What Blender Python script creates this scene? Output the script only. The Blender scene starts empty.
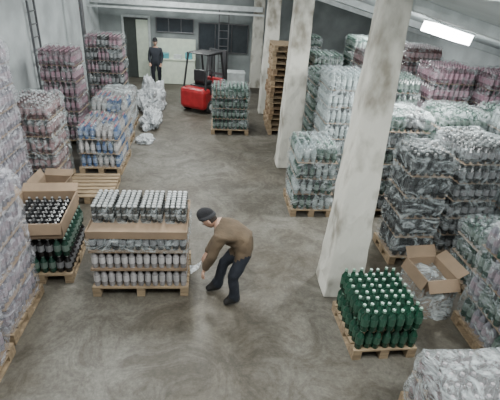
import bpy, math, random
from mathutils import Vector, Matrix, noise
random.seed(7)
scene=bpy.context.scene
COL=scene.collection
# ------------------------------------------------------------------ materials
def newmat(name):
    m=bpy.data.materials.new(name);m.use_nodes=True
    nt=m.node_tree;b=nt.nodes.get('Principled BSDF');return m,nt,b
def mat(name,c,rough=.6,metal=0,c2=None,scale=6,bump=0,bscale=30,emit=None,stretch=(1,1,1),spec=.5,lo=.35,hi=.65,det=6):
    m,nt,b=newmat(name)
    b.inputs['Roughness'].default_value=rough;b.inputs['Metallic'].default_value=metal
    b.inputs['Specular IOR Level'].default_value=spec
    b.inputs['Base Color'].default_value=(*c,1)
    tc=nt.nodes.new('ShaderNodeTexCoord');mp=nt.nodes.new('ShaderNodeMapping')
    mp.inputs['Scale'].default_value=stretch
    nt.links.new(tc.outputs['Object'],mp.inputs['Vector'])
    n=nt.nodes.new('ShaderNodeTexNoise');n.inputs['Scale'].default_value=scale;n.inputs['Detail'].default_value=det
    nt.links.new(mp.outputs[0],n.inputs['Vector'])
    r=nt.nodes.new('ShaderNodeValToRGB')
    if c2 is None: c2=tuple(x*.8 for x in c)
    r.color_ramp.elements[0].position=lo;r.color_ramp.elements[1].position=hi
    r.color_ramp.elements[0].color=(*c,1);r.color_ramp.elements[1].color=(*c2,1)
    nt.links.new(n.outputs['Fac'],r.inputs[0]);nt.links.new(r.outputs[0],b.inputs['Base Color'])
    if bump:
        n2=nt.nodes.new('ShaderNodeTexNoise');n2.inputs['Scale'].default_value=bscale;n2.inputs['Detail'].default_value=5
        nt.links.new(mp.outputs[0],n2.inputs['Vector'])
        bp=nt.nodes.new('ShaderNodeBump');bp.inputs['Strength'].default_value=bump;bp.inputs['Distance'].default_value=.02
        nt.links.new(n2.outputs['Fac'],bp.inputs['Height']);nt.links.new(bp.outputs[0],b.inputs['Normal'])
    if emit:
        b.inputs['Emission Color'].default_value=(*c,1);b.inputs['Emission Strength'].default_value=emit
    return m
def filmmat(name,c=(.72,.79,.81),lo=.07,hi=.6,scale=2.6,stretch=(1.2,1.2,2.2)):
    m,nt,b=newmat(name)
    b.inputs['Base Color'].default_value=(*c,1);b.inputs['Roughness'].default_value=.16
    b.inputs['Specular IOR Level'].default_value=.8
    tc=nt.nodes.new('ShaderNodeTexCoord');mp=nt.nodes.new('ShaderNodeMapping')
    mp.inputs['Scale'].default_value=stretch;mp.inputs['Rotation'].default_value=(.45,.4,0)
    nt.links.new(tc.outputs['Object'],mp.inputs['Vector'])
    n=nt.nodes.new('ShaderNodeTexNoise');n.inputs['Scale'].default_value=scale;n.inputs['Detail'].default_value=9
    n.inputs['Roughness'].default_value=.68;n.inputs['Distortion'].default_value=1.9
    nt.links.new(mp.outputs[0],n.inputs['Vector'])
    mr=nt.nodes.new('ShaderNodeMapRange');mr.inputs['From Min'].default_value=.46;mr.inputs['From Max'].default_value=.64
    mr.inputs['To Min'].default_value=lo;mr.inputs['To Max'].default_value=hi
    nt.links.new(n.outputs['Fac'],mr.inputs['Value']);nt.links.new(mr.outputs[0],b.inputs['Alpha'])
    n2=nt.nodes.new('ShaderNodeTexNoise');n2.inputs['Scale'].default_value=8;n2.inputs['Detail'].default_value=7;n2.inputs['Distortion'].default_value=2
    nt.links.new(mp.outputs[0],n2.inputs['Vector'])
    bp=nt.nodes.new('ShaderNodeBump');bp.inputs['Strength'].default_value=1;bp.inputs['Distance'].default_value=.08
    nt.links.new(n2.outputs['Fac'],bp.inputs['Height']);nt.links.new(bp.outputs[0],b.inputs['Normal'])
    return m
WOOD=mat('pallet_wood',(.32,.235,.145),.8,c2=(.20,.145,.09),scale=5,bump=.3,stretch=(1,6,6))
WOODD=mat('weathered_pallet_wood',(.27,.18,.10),.85,c2=(.14,.09,.055),scale=5,bump=.3,stretch=(1,5,5))
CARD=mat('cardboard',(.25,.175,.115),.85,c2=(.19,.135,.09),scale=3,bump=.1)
CARDIN=mat('shaded_cardboard_inside',(.12,.08,.055),.9)  # darker cardboard for carton bottoms, interior shade put into the colour
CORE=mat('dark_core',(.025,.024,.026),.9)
BLACK=mat('black_plastic',(.02,.02,.022),.4)
RUBBER=mat('rubber',(.018,.018,.018),.85)
RED=mat('red_paint',(.38,.02,.025),.4,c2=(.26,.012,.015))
STEEL=mat('steel',(.18,.18,.19),.4,metal=.7)
WHITEP=mat('white_paint',(.62,.66,.66),.7,c2=(.48,.51,.51),bump=.2)
FILM=filmmat('stretch_film')
FILMD=filmmat('dense_stretch_film',lo=.22,hi=.82)
FILMT=filmmat('thin_stretch_film',lo=.03,hi=.40)
FILMP=filmmat('lavender_stretch_film',c=(.71,.71,.77),lo=.12,hi=.66)
FILMW=filmmat('loose_white_film',c=(.74,.77,.80),lo=.75,hi=1)
def sty(n,b,l,c): return [mat(n+'_bottle',b,.2,c2=tuple(x*.6 for x in b)),mat(n+'_label',l,.45,c2=tuple(x*.7 for x in l),scale=2.5),mat(n+'_cap',c,.4)]
ST={
'clear':sty('clear',(.22,.21,.25),(.32,.26,.30),(.42,.39,.44)),
'pink':sty('pink',(.15,.085,.105),(.33,.19,.24),(.43,.25,.31)),
'green':sty('green',(.018,.055,.038),(.15,.205,.175),(.20,.31,.26)),
'dark':sty('dark',(.015,.013,.013),(.24,.24,.25),(.38,.38,.38)),
'black':sty('black',(.010,.010,.011),(.03,.03,.034),(.22,.22,.22)),
'brown':sty('brown',(.11,.055,.055),(.30,.18,.19),(.46,.38,.40)),
'blue':sty('blue',(.05,.10,.22),(.20,.26,.40),(.42,.13,.16)),
'silver':sty('silver',(.32,.30,.30),(.50,.48,.48),(.14,.12,.12)),
'water':sty('water',(.25,.30,.30),(.38,.44,.44),(.34,.42,.44)),
'lime':sty('lime',(.012,.055,.032),(.035,.10,.065),(.18,.30,.23)),
}
# ------------------------------------------------------------------ mesh helpers
class Acc:
    def __init__(s): s.v=[];s.f=[];s.m=[]
    def add(s,v,f,m):
        o=len(s.v);s.v+=v;s.f+=[tuple(i+o for i in q) for q in f]
        s.m+=(m if isinstance(m,list) else [m]*len(f))
    def box(s,c,sz,m=0,M=None):
        hx,hy,hz=sz[0]/2,sz[1]/2,sz[2]/2
        v=[Vector((c[0]+a*hx,c[1]+b*hy,c[2]+d*hz)) for d in(-1,1) for a,b in((-1,-1),(1,-1),(1,1),(-1,1))]
        if M: v=[M@p for p in v]
        s.add([tuple(p) for p in v],[(3,2,1,0),(4,5,6,7),(0,1,5,4),(1,2,6,5),(2,3,7,6),(3,0,4,7)],m)
    def cyl(s,p0,p1,r0,r1,m=0,n=12):
        p0=Vector(p0);p1=Vector(p1);d=(p1-p0).normalized();a=d.orthogonal().normalized();b=d.cross(a)
        v=[]
        for p,r in((p0,r0),(p1,r1)):
            for i in range(n):
                t=2*math.pi*i/n;v.append(tuple(p+a*(r*math.cos(t))+b*(r*math.sin(t))))
        f=[(i,(i+1)%n,n+(i+1)%n,n+i) for i in range(n)]+[tuple(range(n-1,-1,-1)),tuple(range(n,2*n))]
        s.add(v,f,m)
    def obj(s,name,mats,parent=None,smooth=False,bevel=0):
        me=bpy.data.meshes.new(name);me.from_pydata(s.v,[],s.f)
        for m in mats: me.materials.append(m)
        me.polygons.foreach_set('material_index',s.m)
        if smooth: me.polygons.foreach_set('use_smooth',[True]*len(s.f))
        me.update()
        o=bpy.data.objects.new(name,me);COL.objects.link(o)
        if parent: o.parent=parent
        if bevel:
            b=o.modifiers.new('bevel','BEVEL');b.width=bevel;b.segments=2;b.limit_method='ANGLE'
        return o
def empty(name,loc,rz=0):
    e=bpy.data.objects.new(name,None);e.empty_display_size=.2;COL.objects.link(e)
    e.location=loc;e.rotation_euler=(0,0,rz);return e
NS=8
CS=[(math.cos(2*math.pi*i/NS),math.sin(2*math.pi*i/NS)) for i in range(NS)]
def make_faces(PM):
    BF=[];BM=[];n=len(PM)
    for k in range(n):
        for i in range(NS):
            BF.append((k*NS+i,k*NS+(i+1)%NS,(k+1)*NS+(i+1)%NS,(k+1)*NS+i));BM.append(PM[k])
    BF.append(tuple(range(n*NS,(n+1)*NS)));BM.append(2);return BF,BM
PROF=[(0,.038),(.08,.043),(.185,.043),(.25,.017),(.27,.018),(.298,.017)]
BF,BM=make_faces([0,1,0,0,2])
CPROF=[(0,.027),(.010,.033),(.060,.033),(.102,.033),(.114,.028),(.115,.027)]
CF,CM=make_faces([2,0,1,2,2])
def bottle(acc,x,y,z,sr=1,sz=1,m0=0):
    acc.add([(x+r*sr*c,y+r*sr*s,z+h*sz) for h,r in PROF for c,s in CS],BF,[q+m0 for q in BM])
def can(acc,x,y,z,sr=1,sz=1,m0=0):
    acc.add([(x+r*sr*c,y+r*sr*s,z+h*sz) for h,r in CPROF for c,s in CS],CF,[q+m0 for q in CM])
def pallet_mesh(acc,w,d,z=0,m=0,M=None):
    n=7;bw=.1
    for i in range(n):
        y=-d/2+bw/2+(d-bw)*i/(n-1)
        acc.box((0,y,z+.133),(w,bw,.02),m,M)
    for x in(-w/2+.05,0,w/2-.05):
        acc.box((x,0,z+.111),(.1,d,.02),m,M)
        for y in(-d/2+.07,0,d/2-.07): acc.box((x,y,z+.06),(.1,.14,.08),m,M)
        acc.box((x,0,z+.01),(.1,d,.02),m,M)
def filmshell(w,d,z0,z1,seed,amp=.02,mats=None,parent=None,name='stretch_film',lh=0):
    N=96;M=max(6,int((z1-z0)/.05));R=.05;acc=Acc()
    hx,hy=w/2,d/2;pts=[];per=2*(w+d)
    for i in range(N):
        t=per*i/N
        if t<w: x,y=-hx+t,-hy
        elif t<w+d: x,y=hx,-hy+t-w
        elif t<2*w+d: x,y=hx-(t-w-d),hy
        else: x,y=-hx,hy-(t-2*w-d)
        cx=max(-hx+R,min(hx-R,x));cy=max(-hy+R,min(hy-R,y))
        nn=Vector((x-cx,y-cy,0))
        nn=nn.normalized() if nn.length>1e-6 else Vector((1,0,0))
        pts.append((cx+nn.x*R,cy+nn.y*R,nn))
    S=Vector((seed*3.1,seed*1.7,seed))
    def dis(x,y,z): 
        p=Vector((x,y,z))
        k=noise.noise(p*5+S)*amp+noise.noise(Vector((x*11,y*11,z*18))+S)*amp*.7
        if lh: k-=.018*(abs(math.cos(math.pi*(z-.144)/lh))**6)
        return k
    V=[]
    for j in range(M+1):
        z=z0+(z1-z0)*j/M
        for x,y,nn in pts:
            k=dis(x,y,z)+.012
            if j>=M-1: k-=.018*(j-M+2)
            V.append((x+nn.x*k,y+nn.y*k,z+(noise.noise(Vector((x*4,y*4,seed)))*.03-.015 if j==M else 0)))
    F=[(j*N+i,j*N+(i+1)%N,(j+1)*N+(i+1)%N,(j+1)*N+i) for j in range(M) for i in range(N)]
    base=M*N
    for q in(.85,.65,.4,.2):
        b0=len(V)
        for x,y,nn in pts: V.append((x*q,y*q,z1+.012+noise.noise(Vector((x*q*7,y*q*7,seed)))*amp*1.4))
        F+=[(base+i,base+(i+1)%N,b0+(i+1)%N,b0+i) for i in range(N)];base=b0
    F.append(tuple(range(base,base+N)))
    acc.add(V,F,0)
    return acc.obj(name,mats or [FILM],parent,smooth=True)
SEED=[0]
def stack(name,x0,x1,y0,y1,h,style='clear',fm=None,rz=0,sheets=True,wood=None,film=True,sz=1.0,z0=.12,mixs=None):
    SEED[0]+=1;sd=SEED[0]
    w=x1-x0;d=y1-y0
    e=empty(name,((x0+x1)/2,(y0+y1)/2,0),rz)
    a=Acc();pallet_mesh(a,w,d);a.obj('wooden_pallet',[wood or WOOD],e)
    a=Acc();pit=.1
    bw,bd=w-.06,d-.06
    lh=.31*sz;n=max(1,round((h-.144)/lh));lh=(h-.144)/n;s=lh/.31
    nx=int(bw//pit);ny=int(bd//pit)
    for L in range(n):
        z=.144+L*lh;top=(L==n-1)
        jx=random.uniform(-.015,.015);jy=random.uniform(-.015,.015)
        for i in range(nx):
            for j in range(ny):
                edge=i==0 or j==0 or i==nx-1 or j==ny-1
                if not(edge or top): continue
                x=-bw/2+pit*.5+i*pit+(bw-nx*pit)*(i/max(1,nx-1))+jx
                y=-bd/2+pit*.5+j*pit+(bd-ny*pit)*(j/max(1,ny-1))+jy
                m0=5 if (mixs and (i//3+j//4+L)%2) else 0
                bottle(a,x,y,z+.004,1,s,m0)
        if sheets: a.box((0,0,z+.001),(bw+.01,bd+.01,.005),4)
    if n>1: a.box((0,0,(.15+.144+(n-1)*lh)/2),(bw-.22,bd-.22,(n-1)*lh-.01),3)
    a.obj('bottle_packs',ST[style]+[CORE,CARD]+(ST[mixs] if mixs else []),e)
    if film: filmshell(w-.02,d-.02,z0,h+.01,sd,mats=[fm or FILM],parent=e,lh=lh,amp=.026)
    return e
# ------------------------------------------------------------------ room
def simple(name,c,sz,m,bevel=0):
    a=Acc();a.box((0,0,0),sz,0);o=a.obj(name,[m],bevel=bevel);o.location=c;return o
def floor_mat():
    m,nt,b=newmat('concrete_floor')
    L=nt.links.new
    tc=nt.nodes.new('ShaderNodeTexCoord')
    def nz(s,d=6,dist=0,rough=.55):
        n=nt.nodes.new('ShaderNodeTexNoise');n.inputs['Scale'].default_value=s;n.inputs['Detail'].default_value=d
        n.inputs['Distortion'].default_value=dist;n.inputs['Roughness'].default_value=rough;L(tc.outputs['Object'],n.inputs['Vector']);return n
    def ramp(fac,p0,c0,p1,c1):
        r=nt.nodes.new('ShaderNodeValToRGB');e=r.color_ramp.elements
        e[0].position=p0;e[0].color=(*c0,1);e[1].position=p1;e[1].color=(*c1,1);L(fac,r.inputs[0]);return r.outputs[0]
    def mix(f,a,bb,t='MIX'):
        x=nt.nodes.new('ShaderNodeMix');x.data_type='RGBA';x.blend_type=t
        if isinstance(f,float): x.inputs[0].default_value=f
        else: L(f,x.inputs[0])
        L(a,x.inputs[6]);L(bb,x.inputs[7]);return x.outputs[2]
    base=ramp(nz(.5,8,.6,.6).outputs['Fac'],.40,(.088,.077,.060),.62,(.138,.131,.116))
    stain=ramp(nz(1.6,12,1.2,.8).outputs['Fac'],.42,(.50,.46,.40),.57,(1.12,1.11,1.09))
    c=mix(.85,base,stain,'MULTIPLY')
    scuff=ramp(nz(3.2,12,1.0,.8).outputs['Fac'],.60,(1,1,1),.74,(1.5,1.48,1.42))
    c=mix(.7,c,scuff,'MULTIPLY')
    fine=ramp(nz(18,6,0,.8).outputs['Fac'],.34,(.60,.59,.57),.64,(1.2,1.2,1.2))
    c=mix(.8,c,fine,'MULTIPLY')
    sx=nt.nodes.new('ShaderNodeSeparateXYZ');L(tc.outputs['Object'],sx.inputs[0])
    def joint(o,per,off,wd):
        a=nt.nodes.new('ShaderNodeMath');a.operation='ADD';L(o,a.inputs[0]);a.inputs[1].default_value=off
        p=nt.nodes.new('ShaderNodeMath');p.operation='PINGPONG';L(a.outputs[0],p.inputs[0]);p.inputs[1].default_value=per
        q=nt.nodes.new('ShaderNodeMath');q.operation='LESS_THAN';L(p.outputs[0],q.inputs[0]);q.inputs[1].default_value=wd;return q.outputs[0]
    dk=nt.nodes.new('ShaderNodeRGB');dk.outputs[0].default_value=(.07,.063,.053,1)
    c=mix(joint(sx.outputs[1],3.4,1.0,.006),c,dk.outputs[0])
    L(c,b.inputs['Base Color'])
    rr=nt.nodes.new('ShaderNodeMapRange');L(nz(1.3,5).outputs['Fac'],rr.inputs[0]);rr.inputs[3].default_value=.4;rr.inputs[4].default_value=.75
    L(rr.outputs[0],b.inputs['Roughness'])
    bp=nt.nodes.new('ShaderNodeBump');bp.inputs['Strength'].default_value=.3;bp.inputs['Distance'].default_value=.01
    L(nz(20,6).outputs['Fac'],bp.inputs['Height']);L(bp.outputs[0],b.inputs['Normal'])
    return m
WALL=mat('whitewashed_plaster',(.58,.62,.63),.85,c2=(.42,.45,.46),scale=1.6,bump=.4,bscale=9)
WALLB=mat('grey_plaster',(.32,.35,.35),.85,c2=(.19,.21,.21),scale=1.2,bump=.3)
CEILM=mat('painted_ceiling',(.70,.76,.77),.8,c2=(.56,.61,.62),scale=1.3,bump=.2)
COLM=mat('chipped_whitewash_concrete',(.56,.545,.49),.9,c2=(.24,.22,.18),scale=3.0,bump=1,bscale=9,lo=.50,hi=.66,det=14,stretch=(1,1,.6))
YB=17.4
simple('floor',(1.15,8,-.05),(10.9,19.2,.1),floor_mat())
simple('wall_left',(-4.3,8,2.05),(.2,19.2,4.1),WALL)
simple('wall_right',(6.6,8,1.35),(.2,19.2,2.7),WALL)
simple('wall_back',(1.15,YB+.1,2.05),(10.7,.2,4.1),WALLB)
simple('wall_front',(1.15,-1.6,2.05),(10.7,.2,4.1),WALL)
a=Acc();a.add([(-4.4,-1.7,4.1),(1.6,-1.7,4.1),(1.6,17.6,4.1),(-4.4,17.6,4.1),(-4.4,-1.7,4.2),(1.6,-1.7,4.2),(1.6,17.6,4.2),(-4.4,17.6,4.2)],
 [(3,2,1,0),(4,5,6,7),(0,1,5,4),(1,2,6,5),(2,3,7,6),(3,0,4,7)],0)
def cz(x): return 3.65-.233*(x-2)
x0,x1=1.6,6.7
a.add([(x0,-1.7,cz(x0)),(x1,-1.7,cz(x1)),(x1,17.6,cz(x1)),(x0,17.6,cz(x0)),(x0,-1.7,cz(x0)+.1),(x1,-1.7,cz(x1)+.1),(x1,17.6,cz(x1)+.1),(x0,17.6,cz(x0)+.1)],
 [(3,2,1,0),(4,5,6,7),(0,1,5,4),(1,2,6,5),(2,3,7,6),(3,0,4,7)],0)
a.box((1.55,7.95,3.93),(.1,19.3,.5),0)
a.obj('ceiling',[CEILM])
for i,y in enumerate((0.2,4.55,8.75,13.0)):
    a=Acc();xa,xb=1.95,6.5
    v=[]
    for dy in(-.1,.1):
        for x in(xa,xb): v+=[(x,y+dy,cz(x)-.12),(x,y+dy,cz(x)-.002)]
    a.add(v,[(0,2,3,1),(4,5,7,6),(0,4,6,2),(1,3,7,5),(0,1,5,4),(2,6,7,3)],0)
    a.obj('roof_rafter',[WHITEP])
def column(x,y,b=.48,t=.34,h=3.7,dx=0):
    a=Acc();N=20;v=[];f=[]
    for j in range(N+1):
        z=h*j/N;w=b+(t-b)*j/N
        w+=.05 if j==0 else 0
        ring=[(-1,-1),(-.3,-1),(.3,-1),(1,-1),(1,-.3),(1,.3),(1,1),(.3,1),(-.3,1),(-1,1),(-1,.3),(-1,-.3)]
        for cx,cy in ring:
            k=w/2*(1+.09*noise.noise(Vector((cx*2+x,cy*2+y,z*4))))
            v.append((cx*k+dx*z/h,cy*k,z))
    n=12
    for j in range(N):
        for i in range(n): f.append((j*n+i,j*n+(i+1)%n,(j+1)*n+(i+1)%n,(j+1)*n+i))
    f.append(tuple(range(N*n,N*n+n)));f.append(tuple(range(n-1,-1,-1)))
    a.add(v,f,0);o=a.obj('concrete_column',[COLM],bevel=.02);o.location=(x,y,0)
column(1.82,4.54,.50,.28);column(1.76,8.85);column(1.76,13.1);column(1.70,16.6,.42,.36)
# ------------------------------------------------------------------ stacks (left)
P='wrapped_bottle_pallet'
stack(P,-3.02,-2.04,2.42,3.42,1.12,'clear',FILMP)
stack(P,-3.12,-2.08,3.52,4.4,1.74,'clear',FILMP)
stack(P,-4.12,-3.2,2.5,3.45,2.35,'pink',FILMP)
stack(P,-4.12,-3.2,3.55,4.45,2.45,'pink',FILMP)
stack(P,-4.1,-3.14,4.7,5.7,2.72,'clear',FILMP)
stack(P,-3.95,-3.0,5.85,6.85,2.72,'clear',FILMP)
stack(P,-3.45,-2.68,7.15,8.0,1.70,'brown',FILM)
stack(P,-2.62,-1.78,8.05,9.15,1.02,'blue',FILMT,mixs='silver')
stack(P,-3.72,-2.90,9.6,10.4,2.15,'pink',FILMT)
stack(P,-2.7,-1.9,9.55,10.45,1.15,'silver',FILM,mixs='blue')
stack(P,-2.85,-2.0,10.9,11.8,.98,'silver',FILMD)
stack(P,-3.45,-2.45,12.3,13.2,2.15,'dark',FILMT,mixs='pink')
# right
stack(P,1.45,2.2,6.42,7.3,1.32,'green',FILM,mixs='water')
stack(P,2.12,2.9,7.5,8.4,2.33,'water',FILM)
stack('wrapped_black_bottle_pallet',2.72,3.36,5.0,5.7,1.78,'black',FILM)
stack(P,3.5,4.25,5.15,6.05,1.88,'dark',FILM,rz=.05)
stack(P,4.5,5.4,4.9,5.8,1.7,'water',FILM)
stack(P,3.5,4.35,3.98,4.85,1.0,'green',FILM)
stack(P,2.9,3.7,6.45,7.35,1.9,'dark',FILM,mixs='green')
stack(P,3.85,4.7,6.5,7.4,1.95,'green',FILM)
stack(P,4.85,5.75,6.4,7.3,2.0,'green',FILM,mixs='water')
stack(P,3.3,4.15,8.0,8.9,2.2,'green',FILMT)
stack(P,4.3,5.2,8.0,8.9,2.45,'pink',FILMT)
stack(P,5.35,6.2,7.8,8.7,2.4,'pink',FILMT)
stack(P,2.35,3.2,9.6,10.5,1.95,'green',FILM)
stack(P,3.35,4.2,9.5,10.4,2.45,'brown',FILMT)
stack(P,4.35,5.25,9.5,10.4,2.6,'brown',FILMT)
stack(P,2.65,3.5,11.3,12.2,2.1,'green',FILMT)
stack(P,3.65,4.5,11.2,12.1,2.55,'green',FILMT)
stack(P,2.5,3.4,13.4,14.3,2.3,'green',FILM)
stack('wrapped_green_bottle_pallet',0.02,1.02,10.75,11.65,1.25,'green',FILMT)
stack(P,1.95,2.85,1.75,2.7,.78,'brown',FILMD)
stack(P,3.12,4.0,2.75,3.85,1.5,'green',FILM,z0=.15,mixs='clear')
# ------------------------------------------------------------------ pile of empty pallets
e=empty('pile_of_wooden_pallets',(1.98,11.35,0));a=Acc()
for k in range(16):
    M=Matrix.Translation((random.uniform(-.03,.03),random.uniform(-.03,.03),0))@Matrix.Rotation(random.uniform(-.03,.03),4,'Z')
    pallet_mesh(a,.86,.95,k*.145,random.choice((0,1)),M)
a.obj('pallets',[WOOD,WOODD],e)
e=empty('wooden_pallet',(-2.17,7.28,0),.04);a=Acc();pallet_mesh(a,.86,1.0,0,0,None);a.obj('boards',[WOOD],e)
# ------------------------------------------------------------------ green bottle pallet (near)
e=empty('green_bottle_pallet',(1.98,3.64,0),.03);a=Acc();pallet_mesh(a,.74,.82,0);a.obj('wooden_pallet',[WOOD],e)
a=Acc()
for L in range(2):
    for i in range(7):
        for j in range(8):
            if L==0 and 0<i<6 and 0<j<7: continue
            bottle(a,-.31+i*.103+random.uniform(-.014,.014),-.355+j*.101+random.uniform(-.014,.014),.146+L*.27,1.1,.9+random.uniform(-.02,.03)*L)
a.obj('green_bottles',ST['lime'],e)
# ------------------------------------------------------------------ open cartons
def open_carton(acc,x,y,z,w,d,h,flap=.2,ang=(.5,.3,.9,.2),t=.012):
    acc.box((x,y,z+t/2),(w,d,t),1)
    for sx,sy in((1,0),(-1,0),(0,1),(0,-1)):
        c=(x+sx*(w-t)/2,y+sy*(d-t)/2,z+h/2);s=(t if sx else w,t if sy else d,h)
        acc.box(c,s,0)
    for k,(sx,sy) in enumerate(((1,0),(-1,0),(0,1),(0,-1))):
        A=ang[k];M=Matrix.Translation((x+sx*w/2,y+sy*d/2,z+h))@Matrix.Rotation(A*(1 if sx>0 else -1),4,'Y') if sx else Matrix.Translation((x,y+sy*d/2,z+h))@Matrix.Rotation(-A*sy,4,'X')
        acc.box((sx*flap/2,sy*flap/2,0),(flap if sx else w,flap if sy else d,.006),0,M)
e=empty('open_carton_pallet',(-2.2,5.06,0),.06)
a=Acc();pallet_mesh(a,.80,1.0);a.obj('wooden_pallet',[WOOD],e)
a=Acc()
for L in range(2):
    for i in range(8):
        for j in range(9):
            if 0<i<7 and 0<j<8: continue
            bottle(a,-.35+i*.1,-.42+j*.105,.146+L*.26,1.05,.86,0 if (L+i//3)%2 else 3)
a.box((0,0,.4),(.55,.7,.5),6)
a.obj('bottle_packs',ST['green']+ST['dark']+[CORE],e)
a=Acc();open_carton(a,-.02,0,.67,.74,.92,.22,.14,(1.5,-.9,-.5,1.3))
for i in range(6):
    for j in range(8): bottle(a,-.27+i*.1,-.37+j*.105,.69,1,.5,2)
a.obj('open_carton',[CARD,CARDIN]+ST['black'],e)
e=empty('open_cardboard_box',(-2.50,6.3,0),-.05)
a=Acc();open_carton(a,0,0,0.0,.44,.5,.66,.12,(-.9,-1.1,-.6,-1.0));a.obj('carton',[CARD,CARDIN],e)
e=empty('film_covered_carton',(2.84,4.12,0),.1)
a=Acc();open_carton(a,0,0,0.0,.42,.5,.60,.15,(-.6,1.2,-.9,.9));a.obj('carton',[CARD,CARDIN],e)
filmshell(.5,.56,.0,.48,77,.05,[FILMD],e)
# ------------------------------------------------------------------ central pallet
e=empty('tray_stacked_bottle_pallet',(-.85,4.73,0))
a=Acc();pallet_mesh(a,1.2,.84);a.obj('wooden_pallet',[WOOD],e)
a=Acc();z=.146
for L,(sh,s0) in enumerate(((.265,0),(.25,0),(.24,3))):
    for i in range(13):
        for j in range(9):
            if 0<i<12 and 0<j<8: continue
            bottle(a,-.54+i*.09,-.36+j*.09,z,.95,sh/.3,s0)
    a.box((0,0,z+sh+.008),(1.17,.82,.012),7)
    for sy in(-1,1): a.box((0,sy*.405,z+sh+.0),(1.17,.008,.03),7)
    for sx in(-1,1): a.box((sx*.585,0,z+sh+.0),(.008,.82,.03),7)
    z+=sh+.02
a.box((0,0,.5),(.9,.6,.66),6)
a.obj('bottle_layers',ST['silver']+ST['dark']+[CORE,CARD],e)
a=Acc();zt=z-.02
a.box((0,0,zt+.006),(1.18,.84,.012),0)
a.box((0,-.42,zt-.01),(1.18,.01,.10),0);a.box((0,.42,zt+.0),(1.18,.01,.08),0)
a.box((.59,0,zt+.0),(.01,.84,.08),0);a.box((-.59,0,zt+.0),(.01,.84,.08),0)
a.obj('cardboard_tray',[CARD],e)
DK=[mat('can_body',(.010,.010,.009),.25),mat('can_label',(.07,.07,.065),.35),mat('can_lid',(.34,.35,.35),.4)]
a=Acc()
for p in range(4):
    cx=-.44+p*.293
    for L in range(2):
        for i in range(4):
            for j in range(7): can(a,cx+(i-1.5)*.067,.05+(j-3)*.067,zt+.014+L*.117,.9,1,0)
a.obj('can_packs',DK,e)
for p in range(4):
    f=filmshell(.265,.465,zt+.02,zt+.245,30+p,.008,[FILMT],e,'pack_film');f.location=(-.44+p*.293,.05,0)
filmshell(1.20,.84,z-.27,z-.05,55,.02,[FILM],e,'loose_film')
# ------------------------------------------------------------------ crumpled film heaps
def heap(x,y,sx,sy,sz,seed,m=FILMW):
    import bmesh
    bm=bmesh.new();bmesh.ops.create_icosphere(bm,subdivisions=5,radius=1)
    S=Vector((seed,seed*2,0))
    for v in bm.verts:
        p=v.co.copy();n=noise.noise(p*1.6+S)*.45+abs(noise.noise(p*4+S))*.35+noise.noise(p*9+S)*.1
        q=p*(1+n);v.co=Vector((q.x*sx,q.y*sy,max(0,q.z*sz+sz*.2)))
    me=bpy.data.meshes.new('crumpled_film');bm.to_mesh(me);bm.free();me.materials.append(m)
    o=bpy.data.objects.new('crumpled_plastic_film',me);COL.objects.link(o);o.location=(x,y,0)
heap(-1.62,11.5,.24,.6,.34,1);heap(-1.85,13.3,.38,.7,.62,2);heap(-1.6,10.1,.2,.26,.12,3)
# ------------------------------------------------------------------ forklift
def forklift(x,y,rz,sc=1):
    e=empty('forklift',(x,y,0),rz);e.scale=(sc,sc,sc)
    def bx(n,c,s,m,bv=.03):
        a=Acc();a.box((0,0,0),s,0);o=a.obj(n,[m],e,bevel=bv);o.location=c;return o
    bx('counterweight',(0,-.78,.5),(1.0,.5,.7),RED,.12)
    bx('chassis',(0,-.1,.38),(.9,1.1,.36),RED,.05)
    bx('engine_cover',(0,-.32,.72),(.72,.62,.36),BLACK,.06)
    bx('seat_cushion',(0,-.28,.96),(.48,.46,.12),BLACK,.05)
    bx('seat_back',(0,-.52,1.2),(.46,.1,.42),BLACK,.05)
    bx('dashboard',(0,.36,.78),(.8,.16,.5),RED,.04)
    a=Acc()
    for sx in(-1,1):
        a.cyl((sx*.43,-.85,.8),(sx*.40,-.62,1.92),.035,.035);a.cyl((sx*.43,.42,.9),(sx*.40,.2,1.92),.035,.035)
        a.cyl((sx*.40,-.66,1.92),(sx*.40,.24,1.92),.035,.035)
    for k in range(7): a.cyl((-.4,-.62+k*.14,1.93),(.4,-.62+k*.14,1.93),.02,.02,0,8)
    a.obj('overhead_guard',[BLACK],e)
    a=Acc()
    for sx in(-1,1): a.box((sx*.3,.68,1.0),(.09,.12,1.9),0);a.box((sx*.2,.74,1.05),(.05,.06,1.8),0)
    for z in(.3,1.1,1.9): a.box((0,.68,z),(.62,.06,.08),0)
    for z in(.25,.6): a.box((0,.8,z),(.8,.05,.1),0)
    for sx in(-1,1): a.box((sx*.26,.84,.4),(.1,.04,.7),0);a.box((sx*.26,1.25,.07),(.1,.85,.04),0)
    a.obj('mast_and_forks',[STEEL],e)
    a=Acc();a.cyl((0,.3,1.0),(0,.12,1.16),.02,.02)
    for k in range(16):
        t=2*math.pi*k/16;t2=2*math.pi*(k+1)/16
        c=Vector((0,.12,1.16));A=Vector((1,0,0));B=Vector((0,.66,.75))
        a.cyl(c+A*.16*math.cos(t)+B*.16*math.sin(t),c+A*.16*math.cos(t2)+B*.16*math.sin(t2),.014,.014,0,6)
    a.obj('steering_wheel',[BLACK],e)
    for n,(wx,wy,r) in enumerate(((-.44,.38,.27),(.44,.38,.27),(-.42,-.6,.22),(.42,-.6,.22))):
        a=Acc();a.cyl((wx-.1,wy,r),(wx+.1,wy,r),r,r,0,24);a.cyl((wx-.11,wy,r),(wx+.11,wy,r),r*.5,r*.5,1,16)
        a.obj('wheel_%d'%(n+1),[RUBBER,WHITEP],e,bevel=.02)
forklift(-.1,13.4,-.55,.88)
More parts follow.
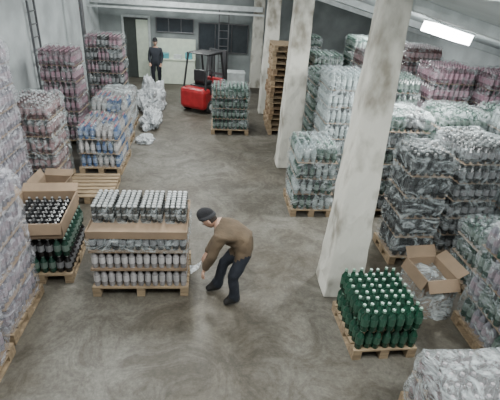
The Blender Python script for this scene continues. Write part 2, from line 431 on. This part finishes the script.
# ------------------------------------------------------------------ back area
DARK=mat('painted_dark_opening',(.05,.06,.055),.6)  # solid panel; the darkness beyond the door is put into its colour
GLASS=mat('dark_window_glass',(.05,.06,.07),.15)  # opaque pane with a dark base colour
CREAM=mat('cream_panel',(.66,.72,.60),.6,c2=(.56,.62,.52))
CYAN=mat('cyan_plastic',(.12,.4,.45),.4)
def group(name,loc,parts,rz=0):
    e=empty(name,loc,rz)
    for n,c,s,m in parts:
        a=Acc();a.box((0,0,0),s,0);o=a.obj(n,[m],e,bevel=.008);o.location=c
    return e
group('door_1',(-2.85,YB,0),[('dark_opening_panel',(0,-.02,1.1),(.9,.04,2.2),DARK),('leaf',(.22,-.06,1.08),(.44,.04,2.12),CREAM),('jamb_l',(-.49,-.04,1.1),(.08,.08,2.2),WHITEP),('jamb_r',(.49,-.04,1.1),(.08,.08,2.2),WHITEP),('head',(0,-.04,2.24),(1.06,.08,.08),WHITEP)])
for nm,xc,w,z0,z1 in(('window_1',.45,1.9,1.1,2.15),('window_2',-1.4,1.4,1.75,2.25)):
    pr=[('glass',(0,-.02,(z0+z1)/2),(w,.03,z1-z0),GLASS)]
    for k in range(4): pr.append(('mullion_%d'%k,(-w/2+w*k/3,-.045,(z0+z1)/2),(.03,.05,z1-z0),STEEL))
    for k,z in enumerate((z0,z1)): pr.append(('rail_%d'%k,(0,-.045,z),(w,.05,.04),STEEL))
    group(nm,(xc,YB,0),pr)
simple('ceiling_beam_back',(-1.2,16.4,2.78),(6.0,.18,.16),WHITEP)
simple('ceiling_pipe_back',(-1.2,15.9,2.62),(6.0,.06,.06),WHITEP)
group('service_counter',(-1.35,16.6,0),[('back_panel',(0,.2,.8),(1.5,.05,1.6),CREAM),('counter_top',(0,0,.9),(1.5,.4,.05),CREAM),('front',(0,-.15,.44),(1.4,.04,.86),CREAM),('side_l',(-.72,.02,.44),(.04,.34,.86),CREAM),('side_r',(.72,.02,.44),(.04,.34,.86),CREAM),
 ('crate_1',(-.4,-.02,1.02),(.35,.25,.18),CYAN),('crate_2',(.1,-.02,1.0),(.3,.25,.14),WHITEP),('crate_3',(.5,0,1.04),(.25,.2,.22),CYAN)])
group('storage_box',(.9,15.6,0),[('body',(0,0,.35),(.6,.5,.7),WHITEP),('lid',(0,0,.72),(.64,.54,.05),WHITEP)])
a=Acc();a.cyl((0,0,0),(0,0,4.08),.06,.06,0,16);a.cyl((0,0,0),(0,0,.03),.12,.12,0,16);o=a.obj('steel_pole',[STEEL]);o.location=(-3.75,13.6,0)
a=Acc()
for s in(-1,1): a.box((0,s*.2,1.5),(.04,.05,3.0),0)
for k in range(10): a.cyl((0,-.2,.25+k*.28),(0,.2,.25+k*.28),.015,.015,0,8)
o=a.obj('ladder',[STEEL]);o.location=(-4.12,10.9,0)
a=Acc()
for s in(-1,1): a.box((s*.18,0,1.35),(.04,.04,2.7),0)
for k in range(9): a.cyl((-.18,0,.25+k*.28),(.18,0,.25+k*.28),.015,.015,0,8)
o=a.obj('ladder',[STEEL]);o.location=(.45,17.15,0)
# ------------------------------------------------------------------ people
JACK=mat('brown_jacket',(.118,.082,.050),.9,c2=(.075,.052,.032),bump=.6,bscale=20)
JEAN=mat('dark_jeans',(.018,.021,.031),.9,c2=(.010,.013,.020),bump=.4,bscale=40)
SKIN=mat('skin',(.46,.28,.20),.55,c2=(.42,.25,.18))
HAT=mat('black_beanie',(.015,.015,.018),.95,bump=.3,bscale=60)
HATB=mat('grey_beanie_cuff',(.045,.045,.05),.95,bump=.3,bscale=60)
SHOE=mat('black_shoes',(.015,.014,.014),.5)
HAIR=mat('dark_hair',(.03,.02,.015),.8)
EYEW=mat('eye_white',(.7,.7,.7),.3)
DCL=mat('dark_coat',(.03,.034,.045),.9)
def skin_mesh(verts,edges,radii,root=0,lv=2):
    me=bpy.data.meshes.new('tmp');me.from_pydata(verts,edges,[])
    o=bpy.data.objects.new('tmp',me);COL.objects.link(o)
    o.modifiers.new('s','SKIN')
    sv=me.skin_vertices[0].data
    for i,r in enumerate(radii):
        sv[i].radius=r if isinstance(r,tuple) else (r,r);sv[i].use_root=(i==root)
    ss=o.modifiers.new('ss','SUBSURF');ss.levels=lv;ss.render_levels=lv
    bpy.context.view_layer.update()
    dg=bpy.context.evaluated_depsgraph_get()
    m2=bpy.data.meshes.new_from_object(o.evaluated_get(dg))
    bpy.data.objects.remove(o)
    return m2
def person(name,J,jacket,jeans,hatm,face,curl=1.0,bulk=1.0):
    e=empty(name,(0,0,0))
    names=['pelvis','waist','chest','neck','nape','shL','elL','wrL','shR','elR','wrR','hipL','knL','anL','ballL','hipR','knR','anR','ballR','thL','thR','fL','fR','heL','heR']
    V={k:Vector(J[k]) for k in J}
    V['thL']=V['hipL'].lerp(V['knL'],.5);V['thR']=V['hipR'].lerp(V['knR'],.5)
    V['fL']=V['elL'].lerp(V['wrL'],.4);V['fR']=V['elR'].lerp(V['wrR'],.4)
    for s in 'LR':
        d=(V['an'+s]-V['ball'+s]);d.z=0;d.normalize();V['he'+s]=V['an'+s]+d*.055+Vector((0,0,-.045))
    k=bulk
    rad={'pelvis':(.155*k,.14*k),'waist':(.15*k,.14*k),'chest':(.165*k,.145*k),'neck':(.09,.085),'nape':(.055,.058),'shL':.08*k,'elL':.06*k,'wrL':.042,'shR':.08*k,'elR':.06*k,'wrR':.042,
     'hipL':.105,'knL':.075,'anL':.06,'ballL':(.05,.036),'hipR':.105,'knR':.075,'anR':.06,'ballR':(.05,.036),'thL':.095,'thR':.095,'fL':.056*k,'fR':.056*k,'heL':.038,'heR':.038}
    E=[('pelvis','waist'),('waist','chest'),('chest','neck'),('neck','nape'),('chest','shL'),('shL','elL'),('elL','fL'),('fL','wrL'),('chest','shR'),('shR','elR'),('elR','fR'),('fR','wrR'),
     ('pelvis','hipL'),('hipL','thL'),('thL','knL'),('knL','anL'),('anL','ballL'),('anL','heL'),('pelvis','hipR'),('hipR','thR'),('thR','knR'),('knR','anR'),('anR','ballR'),('anR','heR')]
    ix={k_:i for i,k_ in enumerate(names)}
    me=skin_mesh([tuple(V[k_]) for k_ in names],[(ix[a],ix[b]) for a,b in E],[rad[k_] for k_ in names],0)
    me.name='body'
    for m in(jacket,jeans,SKIN,SHOE): me.materials.append(m)
    def seg(p,a,b):
        ab=b-a;t=max(0,min(1,(p-a).dot(ab)/ab.length_squared));return (p-(a+ab*t)).length
    lab={}
    for a_,b_ in E:
        q=0
        if a_ in('hipL','hipR','thL','thR','knL','knR') or b_ in('hipL','hipR'): q=1
        if a_ in('anL','anR'): q=3
        if (a_,b_)==('neck','nape'): q=2
        lab[(a_,b_)]=q
    hem=V['pelvis'].lerp(V['hipL'].lerp(V['hipR'],.5),.4);ax=(V['waist']-V['pelvis']).normalized()
    for p in me.polygons:
        c=p.center;best=min(E,key=lambda s:seg(c,V[s[0]],V[s[1]]));q=lab[best]
        if q in(0,1) and best[0] in('pelvis','hipL','hipR'):
            q=0 if (c-hem).dot(ax)>-.05 else 1
        if q==1 and c.z<.08: q=3
        p.material_index=q;p.use_smooth=True
    for v in me.vertices:
        n=noise.noise(v.co*9)*.014+noise.noise(v.co*22)*.006
        if v.co.z>.1: v.co+=v.normal*n
        if v.co.z<0.004: v.co.z=0.004
    o=bpy.data.objects.new('body',me);COL.objects.link(o);o.parent=e
    for s in 'LR':
        w=V['wr'+s];d=(w-V['el'+s]).normalized()
        side=Vector(J['palm'+s]).normalized()
        side=(side-d*side.dot(d)).normalized();nrm=d.cross(side)*(1 if s=='L' else -1)
        pv=[w-d*.02,w+d*.035,w+d*.075]
        m=skin_mesh([tuple(p) for p in pv],[(0,1),(1,2)],[(.026,.026),(.036,.02),(.036,.018)],0)
        parts=[m]
        for k_,L in enumerate((.072,.08,.075,.06)):
            off=side*((k_-1.5)*.0195);b=w+d*.07+off
            a1=.35*curl;a2=.8*curl;a3=1.2*curl
            p1=b+(d*math.cos(a1)+nrm*math.sin(a1))*L*.45
            p2=p1+(d*math.cos(a2)+nrm*math.sin(a2))*L*.32
            p3=p2+(d*math.cos(a3)+nrm*math.sin(a3))*L*.26
            parts.append(skin_mesh([tuple(q) for q in(b-d*.02,b,p1,p2,p3)],[(0,1),(1,2),(2,3),(3,4)],[.0095,.0095,.009,.008,.007],0))
        b=w+d*.025-side*.03
        t1=b+(-side*.6+d*.6+nrm*.4).normalized()*.035;t2=t1+(d*.8+nrm*.6).normalized()*.03;t3=t2+(d*.8+nrm*.7).normalized()*.022
        parts.append(skin_mesh([tuple(q) for q in(b+side*.015,b,t1,t2,t3)],[(0,1),(1,2),(2,3),(3,4)],[.012,.013,.011,.0095,.008],0))
        a=Acc()
        for q in parts: a.add([tuple(v.co) for v in q.vertices],[tuple(p.vertices) for p in q.polygons],0)
        a.obj('hand_'+('left' if s=='L' else 'right'),[SKIN],e,smooth=True)
    import bmesh
    f=Vector(face).normalized();up=Vector(J['headup']).normalized();up=(up-f*up.dot(f)).normalized();r=f.cross(up)
    hc=Vector(J['head'])
    def W(x,y,z): return hc+r*x+f*y+up*z
    a=Acc()
    bm=bmesh.new();bmesh.ops.create_uvsphere(bm,u_segments=32,v_segments=24,radius=1)
    vs=[]
    for v in bm.verts:
        x,y,z=v.co
        X=x*.076;Y=y*.096;Z=z*.118
        if z<0: X*=1-.28*(-z)**1.3;Y=Y*(1-.12*(-z)) + .012*(-z if y>0 else z)
        if y>0:
            Y-=.006*(1-abs(x))
            Y+=.026*math.exp(-((x/.16)**2))*math.exp(-(((z+.16)/.17)**2))
            Y+=.008*math.exp(-((x/.30)**2))*math.exp(-(((z+.50)/.10)**2))
            Y+=.010*math.exp(-((x/.3)**2))*math.exp(-(((z+.85)/.14)**2))
            Y-=.010*math.exp(-(((abs(x)-.40)/.16)**2))*math.exp(-(((z-.05)/.12)**2))
            Y+=.006*math.exp(-(((z-.22)/.09)**2))*math.exp(-((x/.6)**2))
        vs.append(tuple(W(X,Y,Z)))
    fs=[tuple(v.index for v in q.verts) for q in bm.faces];ms=[]
    for q in bm.faces:
        c=q.calc_center_median();mm=0
        if c.z>.30 or (c.y<-.25 and c.z>-.35): mm=1
        if c.y>.5 and abs(c.x)<.28 and -.54<c.z<-.46: mm=3
        ms.append(mm)
    a.add(vs,fs,ms)
    def blob(cx,cy,cz_,sx,sy,sz,m):
        b2=bmesh.new();bmesh.ops.create_uvsphere(b2,u_segments=12,v_segments=8,radius=1)
        a.add([tuple(W(cx+v.co.x*sx,cy+v.co.y*sy,cz_+v.co.z*sz)) for v in b2.verts],[tuple(v.index for v in q.verts) for q in b2.faces],m);b2.free()
    for s in(-1,1):
        blob(s*.077,-.005,-.008,.010,.020,.032,0);blob(s*.031,.079,.004,.013,.010,.010,2);blob(s*.031,.087,.004,.006,.005,.006,4)
    N=24
    vv=[];ff=[];pr=[(1.0,-.006),(1.06,.0),(1.06,.036),(1.0,.042)]+[(math.cos(t/8*math.pi/2),.042+.092*math.sin(t/8*math.pi/2)) for t in range(1,9)]
    for rr,zz in pr:
        for i in range(N):
            u=2*math.pi*i/N;rr=max(rr,.02);vv.append(tuple(W(math.cos(u)*.084*rr,math.sin(u)*.105*rr-.004,.034+zz+.022*math.sin(u)*rr)))
    n=len(pr);fm=[]
    for j in range(n-1):
        for i in range(N): ff.append((j*N+i,j*N+(i+1)%N,(j+1)*N+(i+1)%N,(j+1)*N+i));fm.append(6 if j<3 else 5)
    ff.append(tuple(range((n-1)*N,n*N)));fm.append(5);ff.append(tuple(range(N-1,-1,-1)));fm.append(5)
    a.add(vv,ff,fm)
    LIP=mat('lips',(.35,.15,.13),.5)
    a.obj('head',[SKIN,HAIR,EYEW,LIP,BLACK,hatm,HATB],e,smooth=True)
    return e
J=dict(pelvis=(.46,4.27,.80),waist=(.41,4.29,.90),chest=(.26,4.35,1.01),neck=(.13,4.40,1.055),nape=(.07,4.42,1.075),
 shL=(.12,4.20,.97),elL=(.05,4.18,.73),wrL=(-.04,4.22,.49),shR=(.25,4.55,.97),elR=(.13,4.60,.74),wrR=(-.02,4.50,.54),
 hipL=(.44,4.18,.765),knL=(.31,4.15,.42),anL=(.36,4.16,.085),ballL=(.20,4.13,.04),
 hipR=(.46,4.37,.765),knR=(.20,4.42,.45),anR=(.13,4.42,.085),ballR=(-.03,4.41,.04),
 palmL=(.2,1,0),palmR=(.2,-1,0),head=(.005,4.435,1.095),headup=(-.5,.1,.86))
person('man_in_brown_jacket',J,JACK,JEAN,HAT,(-.78,.08,-.62),bulk=1.17)
a=Acc();v=[];n=14
p0=Vector((-.085,4.455,.45));p1=Vector((-.228,4.40,.36))
for i in range(n+1):
    t=i/n;p=p0.lerp(p1,t)
    for k in(-1,1): v.append((p.x+.01*math.sin(t*9+k),p.y+k*.03,p.z-.04*math.sin(math.pi*t)+.05*k*t))
a.add(v,[(2*i,2*i+1,2*i+3,2*i+2) for i in range(n)],0)
a.obj('stretch_film_tail',[FILMW],smooth=True)
bx,by=-1.98,15.9
J2=dict(pelvis=(bx,by,.90),waist=(bx,by,1.03),chest=(bx,by,1.24),neck=(bx,by,1.39),nape=(bx,by,1.46),
 shL=(bx-.18,by,1.32),elL=(bx-.23,by,1.06),wrL=(bx-.19,by-.12,.85),shR=(bx+.18,by,1.32),elR=(bx+.23,by,1.06),wrR=(bx+.19,by-.12,.85),
 hipL=(bx-.1,by,.85),knL=(bx-.11,by-.02,.46),anL=(bx-.12,by,.085),ballL=(bx-.13,by-.15,.04),
 hipR=(bx+.1,by,.85),knR=(bx+.11,by-.02,.46),anR=(bx+.12,by,.085),ballR=(bx+.13,by-.15,.04),
 palmL=(1,0,0),palmR=(-1,0,0),head=(bx,by-.02,1.56),headup=(0,0,1))
person('man_in_dark_clothes',J2,DCL,JEAN,HAT,(.1,-1,-.1))
# ------------------------------------------------------------------ lamps
TUBE=mat('fluorescent_tube',(.97,1,1),.5,emit=18)
def lamp(x,y,z,w,l,power,tilt=0,deep=.02,up=28):
    e=empty('ceiling_lamp',(x,y,z));e.rotation_euler=(0,tilt,0)
    a=Acc();a.box((0,0,0),(w+.04,l+.04,.03),0);a.obj('housing',[WHITEP],e,bevel=.01)
    a=Acc();a.box((0,0,-.016-deep/2),(w,l,deep),0);a.obj('diffuser',[TUBE],e)
    L=bpy.data.lights.new('lamp_light','AREA');L.shape='RECTANGLE';L.size=w;L.size_y=l;L.energy=power;L.color=(.97,1,.97)
    o=bpy.data.objects.new('lamp_light',L);COL.objects.link(o);o.parent=e;o.location=(0,0,-.03-deep)
    L=bpy.data.lights.new('added_uplight','POINT');L.shadow_soft_size=.12;L.energy=up;L.color=(.96,1,1)  # added point fill below the fixture, brightens the ceiling
    o=bpy.data.objects.new('added_uplight',L);COL.objects.link(o);o.parent=e;o.location=(0,0,-.2-deep)
lamp(3.5,6.45,cz(3.5)-.04,.60,.44,125,math.atan(.233),.14,up=55)
for x,y,p in((0,2.2,130),(-.6,6.6,145),(-.6,11.0,140),(-1.2,14.6,110),(-2.6,4.4,62)): lamp(x,y,4.03,.3,1.2,p)
lamp(4.3,10.9,cz(4.3)-.04,.3,1.0,75,math.atan(.233),up=32);lamp(3.4,2.0,cz(3.4)-.04,.3,1.0,72,math.atan(.233),up=32)
w=bpy.data.worlds.new('World');scene.world=w;w.use_nodes=True
w.node_tree.nodes['Background'].inputs[0].default_value=(.5,.53,.58,1);w.node_tree.nodes['Background'].inputs[1].default_value=.15
# ------------------------------------------------------------------ camera
TH=math.radians(27.6);RO=math.radians(3.9);PS=math.radians(6.3)
Fv=Vector((math.sin(PS)*math.cos(TH),math.cos(PS)*math.cos(TH),-math.sin(TH)))
R0=Vector((math.cos(PS),-math.sin(PS),0));U0=Vector((math.sin(PS)*math.sin(TH),math.cos(PS)*math.sin(TH),math.cos(TH)))
Rr=R0*math.cos(RO)+U0*math.sin(RO);Uu=-R0*math.sin(RO)+U0*math.cos(RO)
cd=bpy.data.cameras.new('camera');cam=bpy.data.objects.new('camera',cd);COL.objects.link(cam)
M=Matrix((( Rr.x,Uu.x,-Fv.x,0),(Rr.y,Uu.y,-Fv.y,0),(Rr.z,Uu.z,-Fv.z,3.7),(0,0,0,1)))
cam.matrix_world=M;cd.lens=420*36/500;cd.sensor_width=36;cd.clip_start=.05
scene.camera=cam
